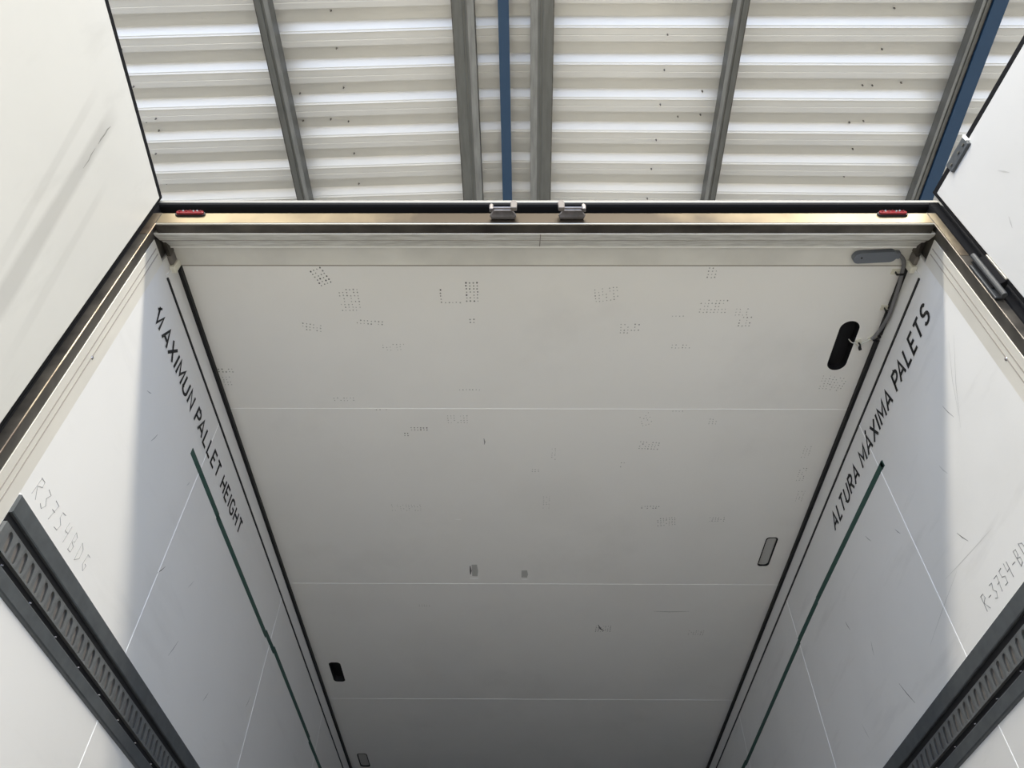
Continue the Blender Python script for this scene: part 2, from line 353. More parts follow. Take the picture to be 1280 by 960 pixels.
# hand writing
GL = {'R': [[(0, 0), (.1, 1)], [(0.05, .95), (.5, 1), (.55, .7), (.1, .5), (.55, 0)]], '3': [[(.05, .95), (.5, .9), (.25, .55), (.55, .3), (.3, 0), (0, .1)]],
      '7': [[(.05, .95), (.55, .95), (.25, 0)], [(.15, .5), (.5, .5)]], '5': [[(.5, 1), (.1, .95), (.1, .6), (.5, .45), (.4, .05), (0, .05)]],
      '4': [[(.1, 1), (.05, .5), (.5, .55)], [(.5, .95), (.4, 0)]], 'B': [[(.1, 0), (.1, 1), (.45, .9), (.4, .6), (.12, .5), (.5, .4), (.45, .05), (.05, 0)]],
      'D': [[(.1, 0), (.1, 1), (.5, .8), (.55, .3), (.1, 0)]], '-': [[(.05, .5), (.45, .5)]], 'G': [[(.5, .9), (.15, .9), (.05, .3), (.4, .05), (.5, .4), (.3, .4)]]}
def write(s, mapf, name, m, parent, h, adv, r, label):
    segs = []; x = 0
    for c in s:
        for g in GL[c]: segs.append([(x + p[0] * h * .75, p[1] * h + random.uniform(-.03, .03) * h) for p in g])
        x += adv * (1 if c != '-' else .8)
    o = strokes(name, parent, m, mapf, segs, r); o['label'] = label
write('R3754BDG', lambda a, b: (-W + .0003, 1.405 + a, 2.832 + b + a * .0), 'handwriting', M['pen'], wl, .052, .043, .0009, 'faint handwritten number')
write('R-3754-BD', lambda a, b: (W - .0003, 1.905 - a, 2.838 + b), 'handwriting', M['penR'], wr, .046, .032, .0010, 'handwritten number in dark marker')

# scuffs --------------------------------------------------------------------
GR = [(-0.744,1.475,0.054,0.077,0.90,-25),(-0.660,1.571,0.072,0.095,0.60,0),(-0.603,1.668,0.096,0.028,0.60,5),(-0.530,1.781,0.087,0.037,0.35,-3),(-0.812,1.690,0.080,0.032,0.60,10),(-0.236,1.537,0.055,0.093,0.90,0),(-0.344,1.554,0.014,0.060,1.00,0),(-0.304,1.581,0.061,0.010,0.70,0),(-0.240,1.661,0.028,0.028,0.80,0),(-0.749,2.040,0.093,0.025,0.50,0),(-0.262,1.989,0.085,0.012,0.50,0),(-0.617,2.095,0.088,0.017,0.40,0),(-0.316,2.147,0.089,0.044,0.35,0),(-0.526,2.233,0.019,0.023,1.00,0),(-0.472,2.201,0.070,0.023,0.90,0),(-1.171,1.894,0.060,0.024,0.90,0),(-1.178,1.946,0.043,0.049,0.35,0),(0.225,1.547,0.093,0.060,0.45,-8),(0.319,1.695,0.074,0.050,0.60,0),(0.512,1.776,0.081,0.022,0.50,0),(0.572,1.458,0.037,0.051,0.55,0),(0.600,1.597,0.094,0.062,0.45,0),(0.721,1.663,0.051,0.056,0.50,0),(0.702,1.621,0.056,0.035,0.40,0),(0.482,1.639,0.050,0.017,0.40,0),(0.426,2.145,0.044,0.071,0.40,-20),(0.456,2.295,0.085,0.056,0.60,5),(0.359,2.411,0.030,0.035,0.50,0),(0.507,2.687,0.092,0.022,0.70,0),(0.591,2.788,0.086,0.063,0.70,-8),(0.814,2.770,0.079,0.034,0.60,0),(0.692,2.157,0.032,0.035,0.40,0),(1.078,1.949,0.042,0.081,0.40,0),(1.126,1.957,0.060,0.081,0.50,10),(1.104,2.331,0.033,0.076,0.30,0),(1.118,2.468,0.040,0.091,0.50,0),(1.146,2.609,0.041,0.075,0.35,0),(0.374,3.690,0.084,0.063,0.80,0),(0.868,3.726,0.093,0.048,0.50,0),(-0.570,2.695,0.142,0.044,0.25,0),(0.070,2.353,0.030,0.087,0.30,0),(-0.004,2.447,0.034,0.025,0.40,0),(0.048,2.656,0.032,0.087,0.25,0),(0.546,2.101,0.050,0.017,0.40,0),(-0.545,3.475,0.073,0.022,0.35,0)]
bm = bmesh.new()
for (cx, cy, w, h, dk, rot) in GR:
    p = .0125; nx = max(1, round(w / p)); ny = max(1, round(h / p)); ca, sa = math.cos(math.radians(rot)), math.sin(math.radians(rot))
    for i in range(nx):
        for j in range(ny):
            if random.random() > .55 + dk * .45: continue
            u = (i - (nx - 1) / 2) * p + random.uniform(-.001, .001); v = (j - (ny - 1) / 2) * p + random.uniform(-.001, .001)
            x, y = cx + u * ca - v * sa, cy + u * sa + v * ca
            r = random.uniform(.0021, .0033) * (.6 + .5 * dk); d2 = dk * random.uniform(.5, 1.3)
            mi = 0 if d2 > .95 else (1 if d2 > .5 else 2)
            z = H - .0004
            f = bm.faces.new([bm.verts.new((x + r * math.cos(k * math.pi / 3), y + r * 1.2 * math.sin(k * math.pi / 3), z)) for k in range(6)]); f.material_index = mi
o = link('scuff_marks', bm, [M['dot'], M['dotm'], M['dotl']], ceil); o['label'] = 'grids of small dark dots printed on the ceiling'; o['kind'] = 'stuff'
def smear(parent, name, ax, pts, w, m, tap=.3):
    """thin flat mark on a wall (ax -1/1) or the ceiling (0)"""
    bm = bmesh.new()
    P = []
    for (a, b) in pts: P.append(Vector((a, b)))
    L, Rr = [], []
    for i, p in enumerate(P):
        d = (P[min(i + 1, len(P) - 1)] - P[max(i - 1, 0)]).normalized(); n = Vector((-d.y, d.x)) * w / 2 * (1 if 0 < i < len(P) - 1 else tap)
        for lst, q in ((L, p + n), (Rr, p - n)):
            lst.append(bm.verts.new((q.x, q.y, H - .0004) if ax == 0 else (ax * (W - .0004), q.x, q.y)))
    for i in range(len(P) - 1): bm.faces.new((L[i], L[i + 1], Rr[i + 1], Rr[i]))
    return link(name, bm, m, parent)
smear(ceil, 'scuff', 0, [(-.305, 3.13), (-.304, 3.17), (-.306, 3.20)], .010, M['penR'], .4)
smear(ceil, 'scuff', 0, [(-.285, 3.12), (-.283, 3.17), (-.285, 3.215)], .030, M['dotl'], .85)
smear(ceil, 'scuff', 0, [(-.31, 3.232), (-.29, 3.234), (-.268, 3.232)], .014, M['sealant'], .7)
smear(ceil, 'scuff', 0, [(-.045, 3.165), (-.043, 3.20), (-.045, 3.225)], .032, M['dotl'], .85)
smear(ceil, 'scuff', 0, [(-.06, 3.240), (-.04, 3.242), (-.025, 3.240)], .008, M['sealant'])
smear(ceil, 'scuff', 0, [(.345, 3.65), (.36, 3.69), (.38, 3.71)], .010, M['dot'])
smear(ceil, 'scuff', 0, [(.62, 3.52), (.70, 3.525), (.80, 3.52)], .004, M['dotm'])
smear(ceil, 'scuff', 0, [(-.36, 2.775), (-.345, 2.777), (-.33, 2.775)], .006, M['sealant'])
smear(ceil, 'scuff', 0, [(-.215, 2.255), (-.212, 2.275), (-.214, 2.29)], .006, M['dotm'])
import random as _r
WM = [(-1, 1.75, 3.35, 70, .05), (-1, 2.33, 3.20, 60, .05), (-1, 2.10, 3.10, 55, .06), (-1, 2.37, 2.98, 65, .08), (-1, 2.75, 3.0, 60, .05), (-1, 2.05, 3.42, 70, .03), (-1, 1.62, 3.42, 30, .03), (-1, 3.2, 3.2, 70, .06),
      (1, 2.62, 3.13, 110, .05), (1, 2.5, 2.9, 60, .11), (1, 2.15, 3.30, 60, .04), (1, 1.78, 3.25, 70, .05), (1, 1.63, 3.35, 75, .07), (1, 2.9, 2.95, 70, .07), (1, 2.35, 3.42, 60, .05), (1, 1.85, 3.05, 60, .06), (1, 2.75, 3.3, 70, .05)]
for (s, y, z, a, L) in WM:
    d = Vector((math.cos(math.radians(a)), math.sin(math.radians(a)))) * L / 2
    smear(wl if s < 0 else wr, 'scuff', s, [(y - d.x, z - d.y), (y + .002, z), (y + d.x, z + d.y)], .0035, random.choice([M['dotm'], M['dotm'], M['dotl'], M['dot']]))
for (y0, z0, y1, z1) in ((1.44, 3.48, 1.62, 3.27), (1.47, 3.49, 1.60, 3.30), (1.95, 3.0, 2.25, 2.93), (1.72, 2.98, 2.02, 3.02)):
    smear(wr, 'scratch', 1, [(y0, z0), ((y0 + y1) / 2 + .01, (z0 + z1) / 2), (y1, z1)], .002, M['dotl'])

# ================================================================ REAR PORTAL FRAME
YF = 1.225
frame = empty('rear_portal_frame', (0, YF, FZ), 'worn metal door portal framing the rear opening of the white trailer', 'door frame')
def part(name, bm, m, lab=None, par=None, bev=0, smooth=False):
    o = link(name, bm, m, None, smooth); p = par or frame; o.parent = p; o.matrix_parent_inverse = Matrix.Translation(-Vector(wloc(p)))
    if lab: o['label'] = lab
    if bev: bevel(o, bev)
    return o
def wloc(p):
    l = Vector((0, 0, 0))
    while p is not None: l += p.location; p = p.parent
    return l
HX = 1.262
# header
part('header', prX([(YF, 3.765), (YF, 3.822), (1.258, 3.822), (1.258, 3.765)], -1.198, 2.396), stained('stained_and_lit_header_steel', (.24, .195, .125), (.034, .025, .016)), 'stained rear face of the header, ends painted as lit')
part('header_lip', tube(bmesh.new(), [(-1.198, YF + .002, 3.760), (1.198, YF + .002, 3.760)], .0032, 8), M['lip'], 'bright worn edge of the header')
part('header_soffit', prX([(YF + .003, 3.764), (YF + .003, 3.758), (1.259, 3.758), (1.259, 3.765)], -1.20, 2.40), M['dsteel'], 'dark underside of the header')
part('inner_profile', prX([(1.259, 3.764), (1.262, 3.760), (1.266, 3.762), (1.300, 3.786), (1.304, 3.793), (1.344, 3.823), (1.350, 3.825), (1.362, H + .001), (1.362, H + .012), (1.259, H + .012)], -1.218, 2.436), M['alu'], 'pale worn aluminium profile inside the header')
part('profile_joint', prX([(1.2615, 3.7585), (1.302, 3.7865), (1.345, 3.8215), (1.346, 3.8235), (1.30, 3.79), (1.2615, 3.762)], -.010, .003), M['groove'])
part('bright_edge', tube(bmesh.new(), [(-1.216, 1.2605, 3.7605), (1.216, 1.2605, 3.7605)], .0034, 6), M['edge2'])
part('bright_edge', tube(bmesh.new(), [(-1.216, 1.349, 3.8265), (1.216, 1.349, 3.8265)], .0045, 6), M['edge2'])
part('profile_crease', tube(bmesh.new(), [(-1.216, 1.3015, 3.788), (1.216, 1.3015, 3.788)], .0022, 6), M['groove'])
# top gasket and roof lip
part('header_gasket', prX([(1.282, 3.822), (1.282, 3.874), (YF + .004, 3.870), (YF - .002, 3.874), (YF - .002, 3.884), (1.30, 3.884), (1.30, 3.822)], -HX, 2 * HX), M['rubber'], 'black rubber door gasket above the header')
part('roof_lip', prX([(YF, 3.884), (YF - .003, 3.887), (YF - .003, 3.899), (YF + .004, 3.902), (1.30, 3.902), (1.30, 3.884)], -HX, 2 * HX), M['rlip'], 'light metal lip of the roof edge')
part('roof_cap', B((-HX, 1.28, 3.88), (HX, 1.40, 3.902)), M['skin'])
# jambs
for s in (-1, 1):
    q = lambda pts: [(s * a, b) for a, b in pts]
    post = part('side_post', prZ(q([(1.198, YF), (1.232, YF), (1.262, 1.24), (1.262, 1.36), (1.224, 1.36), (1.224, 1.286), (1.202, YF + .005)]), FZ - .15, 3.80 - FZ + .15 + .025), M['dsteel'], 'worn steel jamb, coloured dark as in shade')
    # post coloured dark as in shade; its lit top is a brighter plate
    part('lining', prZ(q([(W, 1.286), (1.225, 1.284), (1.262, 1.284), (1.262, YB), (W, YB)]), FZ, 3.765 - FZ), M['jamb'], 'beige inner lining of the jamb with two grooves')
    for yy in (1.312, 1.331):
        a, b = sorted((s * W, s * (W - .0008)))
        part('groove', B((a, yy - .002, FZ), (b, yy + .002, 3.755)), M['groove'])
    a, b = sorted((s * W, s * (W - .003)))
    part('edge_bead', tube(bmesh.new(), [(s * 1.1985, YF + .001, FZ), (s * 1.1985, YF + .001, 3.76)], .0022, 6), M['steel' if s < 0 else 'dsteel'])  # left bead takes the lit tone, right bead the shaded tone
    bm = bmesh.new(); bmesh.ops.create_uvsphere(bm, u_segments=12, v_segments=8, radius=.0055, matrix=Matrix.Translation((s * W, 1.333, 3.243)) @ Matrix.Diagonal((.7, 1, 1, 1)))
    part('rivet', bm, M['chrome'], 'shiny dome rivet', smooth=True)
    # corner piece: brighter plate paints the light on the post's top
    part('lit_corner_plate', prX([(YF - .0012, 3.58 if s > 0 else 3.70), (YF - .0012, 3.82), (YF + .002, 3.82), (YF + .002, 3.58 if s > 0 else 3.70)], min(s * 1.2015, s * 1.226), .0245), M['steel'], 'stained metal corner of the portal, painted as lit')
    # gasket along the jamb
    part('side_gasket', prZ(q([(1.226, YF + .002), (1.228, YF - .005), (1.246, YF - .006), (1.262, YF), (1.296, 1.24), (1.30, 1.37), (1.264, 1.37), (1.264, 1.25), (1.226, 1.25)]), FZ - .1, 3.879 - FZ + .1), M['rubber'], 'black rubber gasket of the jamb')
    # dark block painted in for the corner gap's shadow, then the grey stop
    part('corner_shadow', B((min(s * W, s * 1.210), 1.30, 3.805), (max(s * W, s * 1.210), 1.372, H)), M['dsteel'])
    bevel(part('corner_stop', B((min(s * W, s * 1.208), 1.372, 3.80), (max(s * W, s * 1.208), 1.404, H - .002)), M['stop'], 'grey rubber stop in the top corner'), .004)
# outer skins of the body behind the portal
tag(link('trim_3', B((-1.30, 1.36, FZ - .2), (-W - .06, YE + .06, 3.90)), M['skin']), 'white outer skin of the left trailer side', kind='structure')
tag(link('trim_4', B((W + .06, 1.36, FZ - .2), (1.30, YE + .06, 3.90)), M['skin']), 'white outer skin of the right trailer side', kind='structure')

# ================================================================ DOORS
def door(name, hx, hy, ang, s, label):
    """door leaf: local +Y runs from the hinge towards the free edge (towards the camera), local x=0 is the inner face"""
    d = empty(name, (hx, hy, FZ - .02), label, None); d['kind'] = 'structure'; d.rotation_euler = (0, 0, ang)
    Hh = 3.885 - (FZ - .02); L = 1.235
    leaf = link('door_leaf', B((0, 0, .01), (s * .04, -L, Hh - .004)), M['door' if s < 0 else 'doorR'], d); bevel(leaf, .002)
    g = bmesh.new(); a, b = sorted((s * .002, s * .052))
    box(g, (a, -L - .012, Hh - .004), (b, .0, Hh + .022)); box(g, (a, -L - .012, .0), (b, -L, Hh)); box(g, (a, -.0005, 0), (b, .012, Hh + .022)); box(g, (a, -L, 0), (b, 0, .01))
    o = link('door_seal', g, M['rubber'], d); o['label'] = 'black rubber seal around the door edge'; bevel(o, .003)
    return d, Hh
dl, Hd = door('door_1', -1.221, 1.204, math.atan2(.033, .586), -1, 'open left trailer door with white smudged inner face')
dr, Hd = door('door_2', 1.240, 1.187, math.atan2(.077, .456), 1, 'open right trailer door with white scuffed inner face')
dl.rotation_euler.z = math.atan2(.033, .586); dr.rotation_euler.z = math.atan2(.077, .456)
def dsmear(d, s, pts, w, m, name='scuff'):
    bm = bmesh.new(); P = [Vector(p) for p in pts]; L, Rr = [], []
    for i, p in enumerate(P):
        dd = (P[min(i + 1, len(P) - 1)] - P[max(i - 1, 0)]).normalized(); n = Vector((-dd.y, dd.x)) * w / 2 * (1 if 0 < i < len(P) - 1 else .3)
        for lst, q in ((L, p + n), (Rr, p - n)): lst.append(bm.verts.new((-s * .0006, -q.x, q.y)))
    for i in range(len(P) - 1): bm.faces.new((L[i], L[i + 1], Rr[i + 1], Rr[i]))
    return link(name, bm, m, d)
# hinge leaf hardware at the right door's upper edge
hp = link('edge_bracket', prism(bmesh.new(), [(-.010, Hd - .030), (.018, Hd - .030), (.026, Hd + .004), (.020, Hd + .022), (-.004, Hd + .022), (-.010, Hd + .010)], -.178, 'y', .095, lambda u, v, t: (u, t, v)), M['brk'], dr); bevel(hp, .003)
hp['label'] = 'grey metal bracket on the top edge of the door'
link('bracket_end', prism(bmesh.new(), [(-.011, Hd - .012), (.020, Hd - .012), (.026, Hd + .004), (.020, Hd + .023), (-.005, Hd + .023), (-.011, Hd + .010)], -.182, 'y', .004, lambda u, v, t: (u, t, v)), M['sealant'], hp)
for k in (-.165, -.14, -.10):
    bm = bmesh.new(); bmesh.ops.create_cone(bm, cap_ends=True, segments=8, radius1=.005, radius2=.004, depth=.004, matrix=Matrix.Translation((-.012, k, Hd - .012)) @ Matrix.Rotation(math.pi / 2, 4, 'Y')); link('bolt', bm, M['galv'], hp)
# hinge between the right jamb and door
hg = empty('door_hinge', (1.225, 1.20, 3.45), 'dark steel hinge between the right jamb and the open right door', 'hinge')
def hpart(name, bm, m, bev=.002): 
    o = link(name, bm, m, hg); o.matrix_parent_inverse = Matrix.Translation(-hg.location); bevel(o, bev); return o
hpart('hinge_plate', B((1.200, YF - .008, 3.36), (1.226, YF - .001, 3.52)), M['seal2'])
hpart('hinge_arm', prZ([(1.205, YF - .010), (1.236, YF - .034), (1.246, YF - .030), (1.243, YF - .006)], 3.40, .13), M['rubber'])
o = hpart('hinge_edge', B((1.236, YF - .038, 3.405), (1.242, YF - .033, 3.525)), M['lip'], .001); o['label'] = 'bright worn hinge edge'
hpart('hinge_pin', tube(bmesh.new(), [(1.214, YF - .022, 3.35), (1.214, YF - .022, 3.545)], .008, 10), M['seal2'], .0005)

# ================================================================ HEADER FITTINGS
def marker(x, label):
    t = empty('marker_lamp', (x, YF + .001, 3.812), label, 'marker lamp', 'red marker lamps on the header')
    base = link('lamp_base', prism(bmesh.new(), [(a, b) for a, b in stadium(0, 0, .094, .022, 6)], 0, 'y', .006, lambda u, v, tt: (u, tt - .006, v)), M['black'], t)
    bm = prism(bmesh.new(), [(a, b) for a, b in stadium(0, .001, .086, .017, 6)], 0, 'y', .012, lambda u, v, tt: (u, tt - .012, v)); o = link('lens', bm, M['red'], t); bevel(o, .004, 3); o['label'] = 'red lens'
    for k in range(7):
        bm = bmesh.new(); bmesh.ops.create_uvsphere(bm, u_segments=8, v_segments=6, radius=.0035, matrix=Matrix.Translation((-.033 + k * .011, -.012, .004 + (k % 2) * .002))); link('lens_facet', bm, M['chrome'] if k in (1, 4, 5) else M['red'], o)
marker(-1.106, 'red oval marker lamp at the left end of the header')
marker(1.088, 'red oval marker lamp at the right end of the header')
def keeper(x, s, label):
    t = empty('lock_keeper', (x, YF, 3.77), label, 'door lock keeper', 'lock keepers on the header')
    # pointed base plate standing off the header, two upright ears and a crossbar
    hexa = [(-.042, -.014), (-.028, -.034), (.028, -.034), (.042, -.014), (.036, .0), (-.036, .0)]
    bevel(link('base_plate', prism(bmesh.new(), hexa, 0, 'z', .008, lambda u, v, tt: (u, v, .012 + tt)), M['forge'], t), .003, 3)
    ear = lambda w, h: [(-w, 0), (w, 0), (w * 1.1, h * .75), (w * .6, h), (-w * .6, h), (-w * 1.1, h * .75)]
    bevel(link('inner_ear', prism(bmesh.new(), ear(.0095, .048), 0, 'y', .014, lambda u, v, tt: (u + s * .033, tt - .043, v + .012)), M['cap'], t), .003, 3)
    bevel(link('outer_ear', prism(bmesh.new(), ear(.006, .032), 0, 'y', .014, lambda u, v, tt: (u - s * .036, tt - .040, v + .012)), M['forge'], t), .003, 3)
    link('crossbar', tube(bmesh.new(), [(-.030, -.036, .022), (.030, -.036, .022)], .0035, 8), M['forge'], t)
keeper(-.125, 1, 'left of the two forged lock keepers on the header, taller ear on its right')
keeper(.088, -1, 'right of the two forged lock keepers on the header, taller ear on its left')

# ================================================================ CEILING LAMPS AND CABLE
for (cx, cy, w, h, kd), lab in zip(SLOTS, (None, 'grey recessed lamp set in the ceiling near the right wall', None, 'grey recessed lamp in the dark ceiling near the left wall')):
    if kd == 'lens':
        t = empty('recessed_lamp', (cx, cy, H + .02), lab, 'ceiling lamp')
        r = w * .33
        o = link('lamp_lens', prism(bmesh.new(), stadium(0, 0, w - .006, h - .006, 8, r), 0, 'z', .018, lambda u, v, tt: (u, v, tt - .014)), M['lens'], t); o['label'] = 'matt grey lens'
        bm = bmesh.new(); A = stadium(0, 0, w + .003, h + .003, 8, r); Bq = stadium(0, 0, w - .006, h - .006, 8, r)
        va = [bm.verts.new((x, y, -.0212)) for x, y in A]; vb = [bm.verts.new((x, y, -.0212)) for x, y in Bq]; n = len(A)
        for k in range(n): bm.faces.new((va[k], va[(k + 1) % n], vb[(k + 1) % n], vb[k]))
        o = link('lamp_rim', bm, M['black'], t); sm = o.modifiers.new('t', 'SOLIDIFY'); sm.thickness = .001
# lamp unit hanging loose on the edge strip
t = empty('loose_lamp_unit', (1.088, 1.386, H), 'grey elongated lamp housing fixed flat on the ceiling strip at the right corner', 'lamp')
body = link('housing', prism(bmesh.new(), [(x, y) for y, x in stadium(0, 0, .040, .140, 8)], 0, 'z', .022, lambda u, v, tt: (u, v - u * .06, tt - .022)), M['greyp'], t); bevel(body, .006, 3)
bevel(link('cable_entry', B((.058, -.018, -.020), (.080, .006, -.001)), M['greyp'], t), .003)
bm = bmesh.new(); bmesh.ops.create_cone(bm, cap_ends=True, segments=10, radius1=.003, radius2=.003, depth=.002, matrix=Matrix.Translation((-.045, 0, -.0225))); link('screw', bm, M['black'], t)
cz = H - .012
cab = [(1.155, 1.378, cz), (1.175, 1.386, cz), (1.192, 1.41, cz), (1.2, 1.45, cz), (1.203, 1.50, cz - .004), (1.203, 1.56, cz - .012), (1.203, 1.62, cz - .014), (1.202, 1.672, cz - .004), (1.197, 1.705, cz), (1.185, 1.732, cz)]
tag(link('lamp_cable', tube(bmesh.new(), smooth_path(cab), .0062, 10), M['cable'], None, True), 'grey sheathed cable running from the lamp housing along the right ceiling corner', 'cable')
wi = [(1.188, 1.728, cz), (1.17, 1.745, cz + .003), (1.150, 1.762, cz + .004), (1.138, 1.758, cz + .006), (1.124, 1.757, cz + .014), (1.120, 1.757, H + .02)]
tag(link('thin_wire', tube(bmesh.new(), smooth_path(wi), .0022, 6), M['wire'], None, True), 'thin pale wire leading from the cable end into the black lamp recess', 'wire')
CL = [(1.190, 1.452, 'cream cable clip nearest the lamp housing', 90), (1.200, 1.60, 'cream cable clip halfway along the grey cable', 90), (1.196, 1.727, 'cream cable clip at the end of the grey cable', 50), (1.150, 1.762, 'cream wire clip beside the black ceiling recess', 160)]
for (x, y, lab, a) in CL:
    t = empty('cable_clip', (x, y, H), lab, 'cable clip', 'cable clips in the right ceiling corner', math.radians(a))
    bevel(link('clip_pad', B((-.010, -.004, -.005), (.010, .022, -.0005)), M['clipw'], t), .001)
    link('cable_tie', B((-.003, -.010, -.0215), (.003, .010, -.019)), M['black'], t)
    bm = bmesh.new()
    for (yy, zz) in ((-.010, -.012), (.010, -.012)): box(bm, (-.003, yy - .0012, -.021), (.003, yy + .0012, -.004))
    link('tie_side', bm, M['black'], t)
    bevel(link('tie_head', B((-.005, -.018, -.018), (.005, -.009, -.009)), M['black'], t), .001)

# ================================================================ PERFORATED SIDE RAILS
def rail(s, label):
    t = empty('perforated_side_rail', (s * W, YB, 2.70), label, 'wall rail', 'perforated rails along both walls')
    def rp(name, bm, m=M['rail'], lab=None):
        o = link(name, bm, m, t); o.matrix_parent_inverse = Matrix.Translation(-t.location)
        if lab: o['label'] = lab
        return o
    X = lambda d: s * (W - d)
    Y0, LN = 1.371, YE - .02 - 1.371
    rp('upper_flange', prY([(X(0), 2.800), (X(.007), 2.799), (X(.010), 2.796), (X(.010), 2.752), (X(.008), 2.749), (X(0), 2.749)], Y0, LN))
    rp('lower_flange', prY([(X(0), 2.607), (X(.007), 2.609), (X(.010), 2.612), (X(.010), 2.643), (X(.008), 2.647), (X(0), 2.647)], Y0, LN))
    rp('groove_back', prY([(X(0), 2.647), (X(.0012), 2.647), (X(.0012), 2.749), (X(0), 2.749)], Y0, LN), M['black'], 'black channel behind the perforated strip')
    rp('sealant_bead', prY([(X(0), 2.800), (X(.003), 2.800), (X(.002), 2.804), (X(0), 2.804)], Y0, LN), M['sealant'], 'white sealant bead')
    rp('slot_backing', prY([(X(0), 2.670), (X(.0018), 2.670), (X(.0018), 2.720), (X(0), 2.720)], Y0, LN), M['stop'], 'lighter metal behind the slots')
    # perforated strip with real slots
    bm = bmesh.new(); p = .0392; z0, z1 = 2.666, 2.724; n0 = int((7.0 - 1.352) / p)
    for i in range(1, n0):
        yc = 1.372 + i * p
        sl = []
        N = 20
        for k in range(N):
            a = 2 * math.pi * k / N; u, v = .0120 * math.cos(a), .0235 * math.sin(a)
            u *= (1 - .25 * math.cos(2 * a))
            sl.append((yc + u - v * .22 * 1, 2.695 + v))
        hw, hh = p / 2, (z1 - z0) / 2; ou = []
        for (yy, zz) in sl:
            dy, dz = yy - yc, zz - 2.695; k_ = min(hw / max(abs(dy), 1e-9), hh / max(abs(dz), 1e-9)); ou.append((yc + dy * k_, 2.695 + dz * k_))
        for ey in (-hw, hw):
            for ez in (-hh, hh):
                j = min(range(N), key=lambda q: (ou[q][0] - yc - ey) ** 2 + (ou[q][1] - 2.695 - ez) ** 2); ou[j] = (yc + ey, 2.695 + ez)
        f0 = [bm.verts.new((X(.0105), *q)) for q in ou]; f1 = [bm.verts.new((X(.0095), *q)) for q in sl]; f2 = [bm.verts.new((X(.0022), q[0] + .004, q[1])) for q in sl]
        for k in range(N):
            q = (k + 1) % N
            bm.faces.new((f0[k], f0[q], f1[q], f1[k])); bm.faces.new((f1[k], f1[q], f2[q], f2[k]))
    box(bm, (min(X(.0105), X(.001)), 1.371, z0), (max(X(.0105), X(.001)), 1.372 + p / 2, z1))
    for zz in (z0, z1):
        quad(bm, ((X(.0105), 1.378, zz), (X(.0105), 7.0, zz), (X(.001), 7.0, zz), (X(.001), 1.378, zz)))
    box(bm, (min(X(.0105), X(.001)), 7.0, z0), (max(X(.0105), X(.001)), YE - .02, z1))
    rp('perforated_strip', bm, M['rail2'], 'grey strip with a row of slanted slots')
    for k in range(24):
        b2 = bmesh.new(); bmesh.ops.create_cone(b2, cap_ends=True, segments=8, radius1=.0035, radius2=.002, depth=.004, matrix=Matrix.Translation((X(.003), 1.44 + k * .15, 2.655)) @ Matrix.Rotation(-s * math.pi / 2, 4, 'Y')); rp('rivet', b2, M['chrome'])
M['rail2'] = mat('anodised_grey_strip', (.19, .198, .198), .38, .5, .15, 30)
rail(-1, 'dark grey rail with slotted strip on the left trailer wall')
rail(1, 'dark grey rail with slotted strip on the right trailer wall')

# ================================================================ CANOPY ROOF
YAW = -.012; SL = .045; XR = -.17; ZR = 7.30
can = Matrix.Translation((XR, 0, 0)) @ Matrix.Rotation(YAW, 4, 'Z')
def cx(x): return x
prof = [(0, 0), (.040, 0), (.044, .0025), (.048, 0), (.084, 0), (.096, .050), (.180, .050), (.2285, .004), (.234, .003), (.2425, -.0045), (.2455, 0), (.249, 0)]
P0 = 1.671 - .180 + .010
def sheet(side, label):
    bm = bmesh.new(); x0, x1 = (0, side * 9.0); rows = []
    k0 = int((GAPY + .12 - P0) / .249) - 0; k1 = int((16 - P0) / .249)
    for k in range(k0, k1):
        for (u, v) in prof[:-1]:
            y = P0 + k * .249 + u; rows.append((bm.verts.new((x0, y, ZR + v)), bm.verts.new((x1, y, ZR + v - 9 * SL))))
    for a, b in zip(rows, rows[1:]): bm.faces.new((a[0], a[1], b[1], b[0]))
    o = link('corrugated_roof_sheet', bm, M['sheet']); o.matrix_world = can
    sm = o.modifiers.new('t', 'SOLIDIFY'); sm.thickness = .0012; sm.offset = 1
    return tag(o, label, 'roof sheet', 'corrugated canopy sheets')
shL = sheet(-1, 'white corrugated canopy roof sheet left of the central blue tie')
shR = sheet(1, 'white corrugated canopy roof sheet right of the central blue tie')
inv = can.inverted()
SC = [(-2.799, 1.603), (-2.798, 1.828), (-2.797, 2.083), (-2.794, 2.348), (-2.713, 2.318), (-2.741, 2.428), (-2.795, 2.586), (-2.798, 2.844), (-1.345, 1.616), (-1.345, 1.862), (-1.336, 2.136), (-1.655, 2.171), (-1.668, 2.374), (-1.465, 2.368), (-1.337, 2.386), (-1.33, 2.638), (-1.328, 2.892), (0.942, 1.759), (0.95, 1.997), (1.247, 2.156), (0.952, 2.244), (1.101, 2.352), (1.263, 2.334), (0.955, 2.512), (0.946, 2.744), (0.943, 2.997), (2.423, 1.587), (2.424, 1.852), (2.365, 2.1), (2.433, 2.1), (2.626, 2.078), (2.35, 2.371), (2.447, 2.359), (2.432, 2.576), (2.428, 2.798)]
def sheet_z(x, y):
    u = (y - P0) % .249
    for (a, b) in zip(prof, prof[1:]):
        if a[0] <= u <= b[0]: return ZR + a[1] + (b[1] - a[1]) * (u - a[0]) / max(b[0] - a[0], 1e-6) - abs(x) * SL
    return ZR - abs(x) * SL
me0 = None
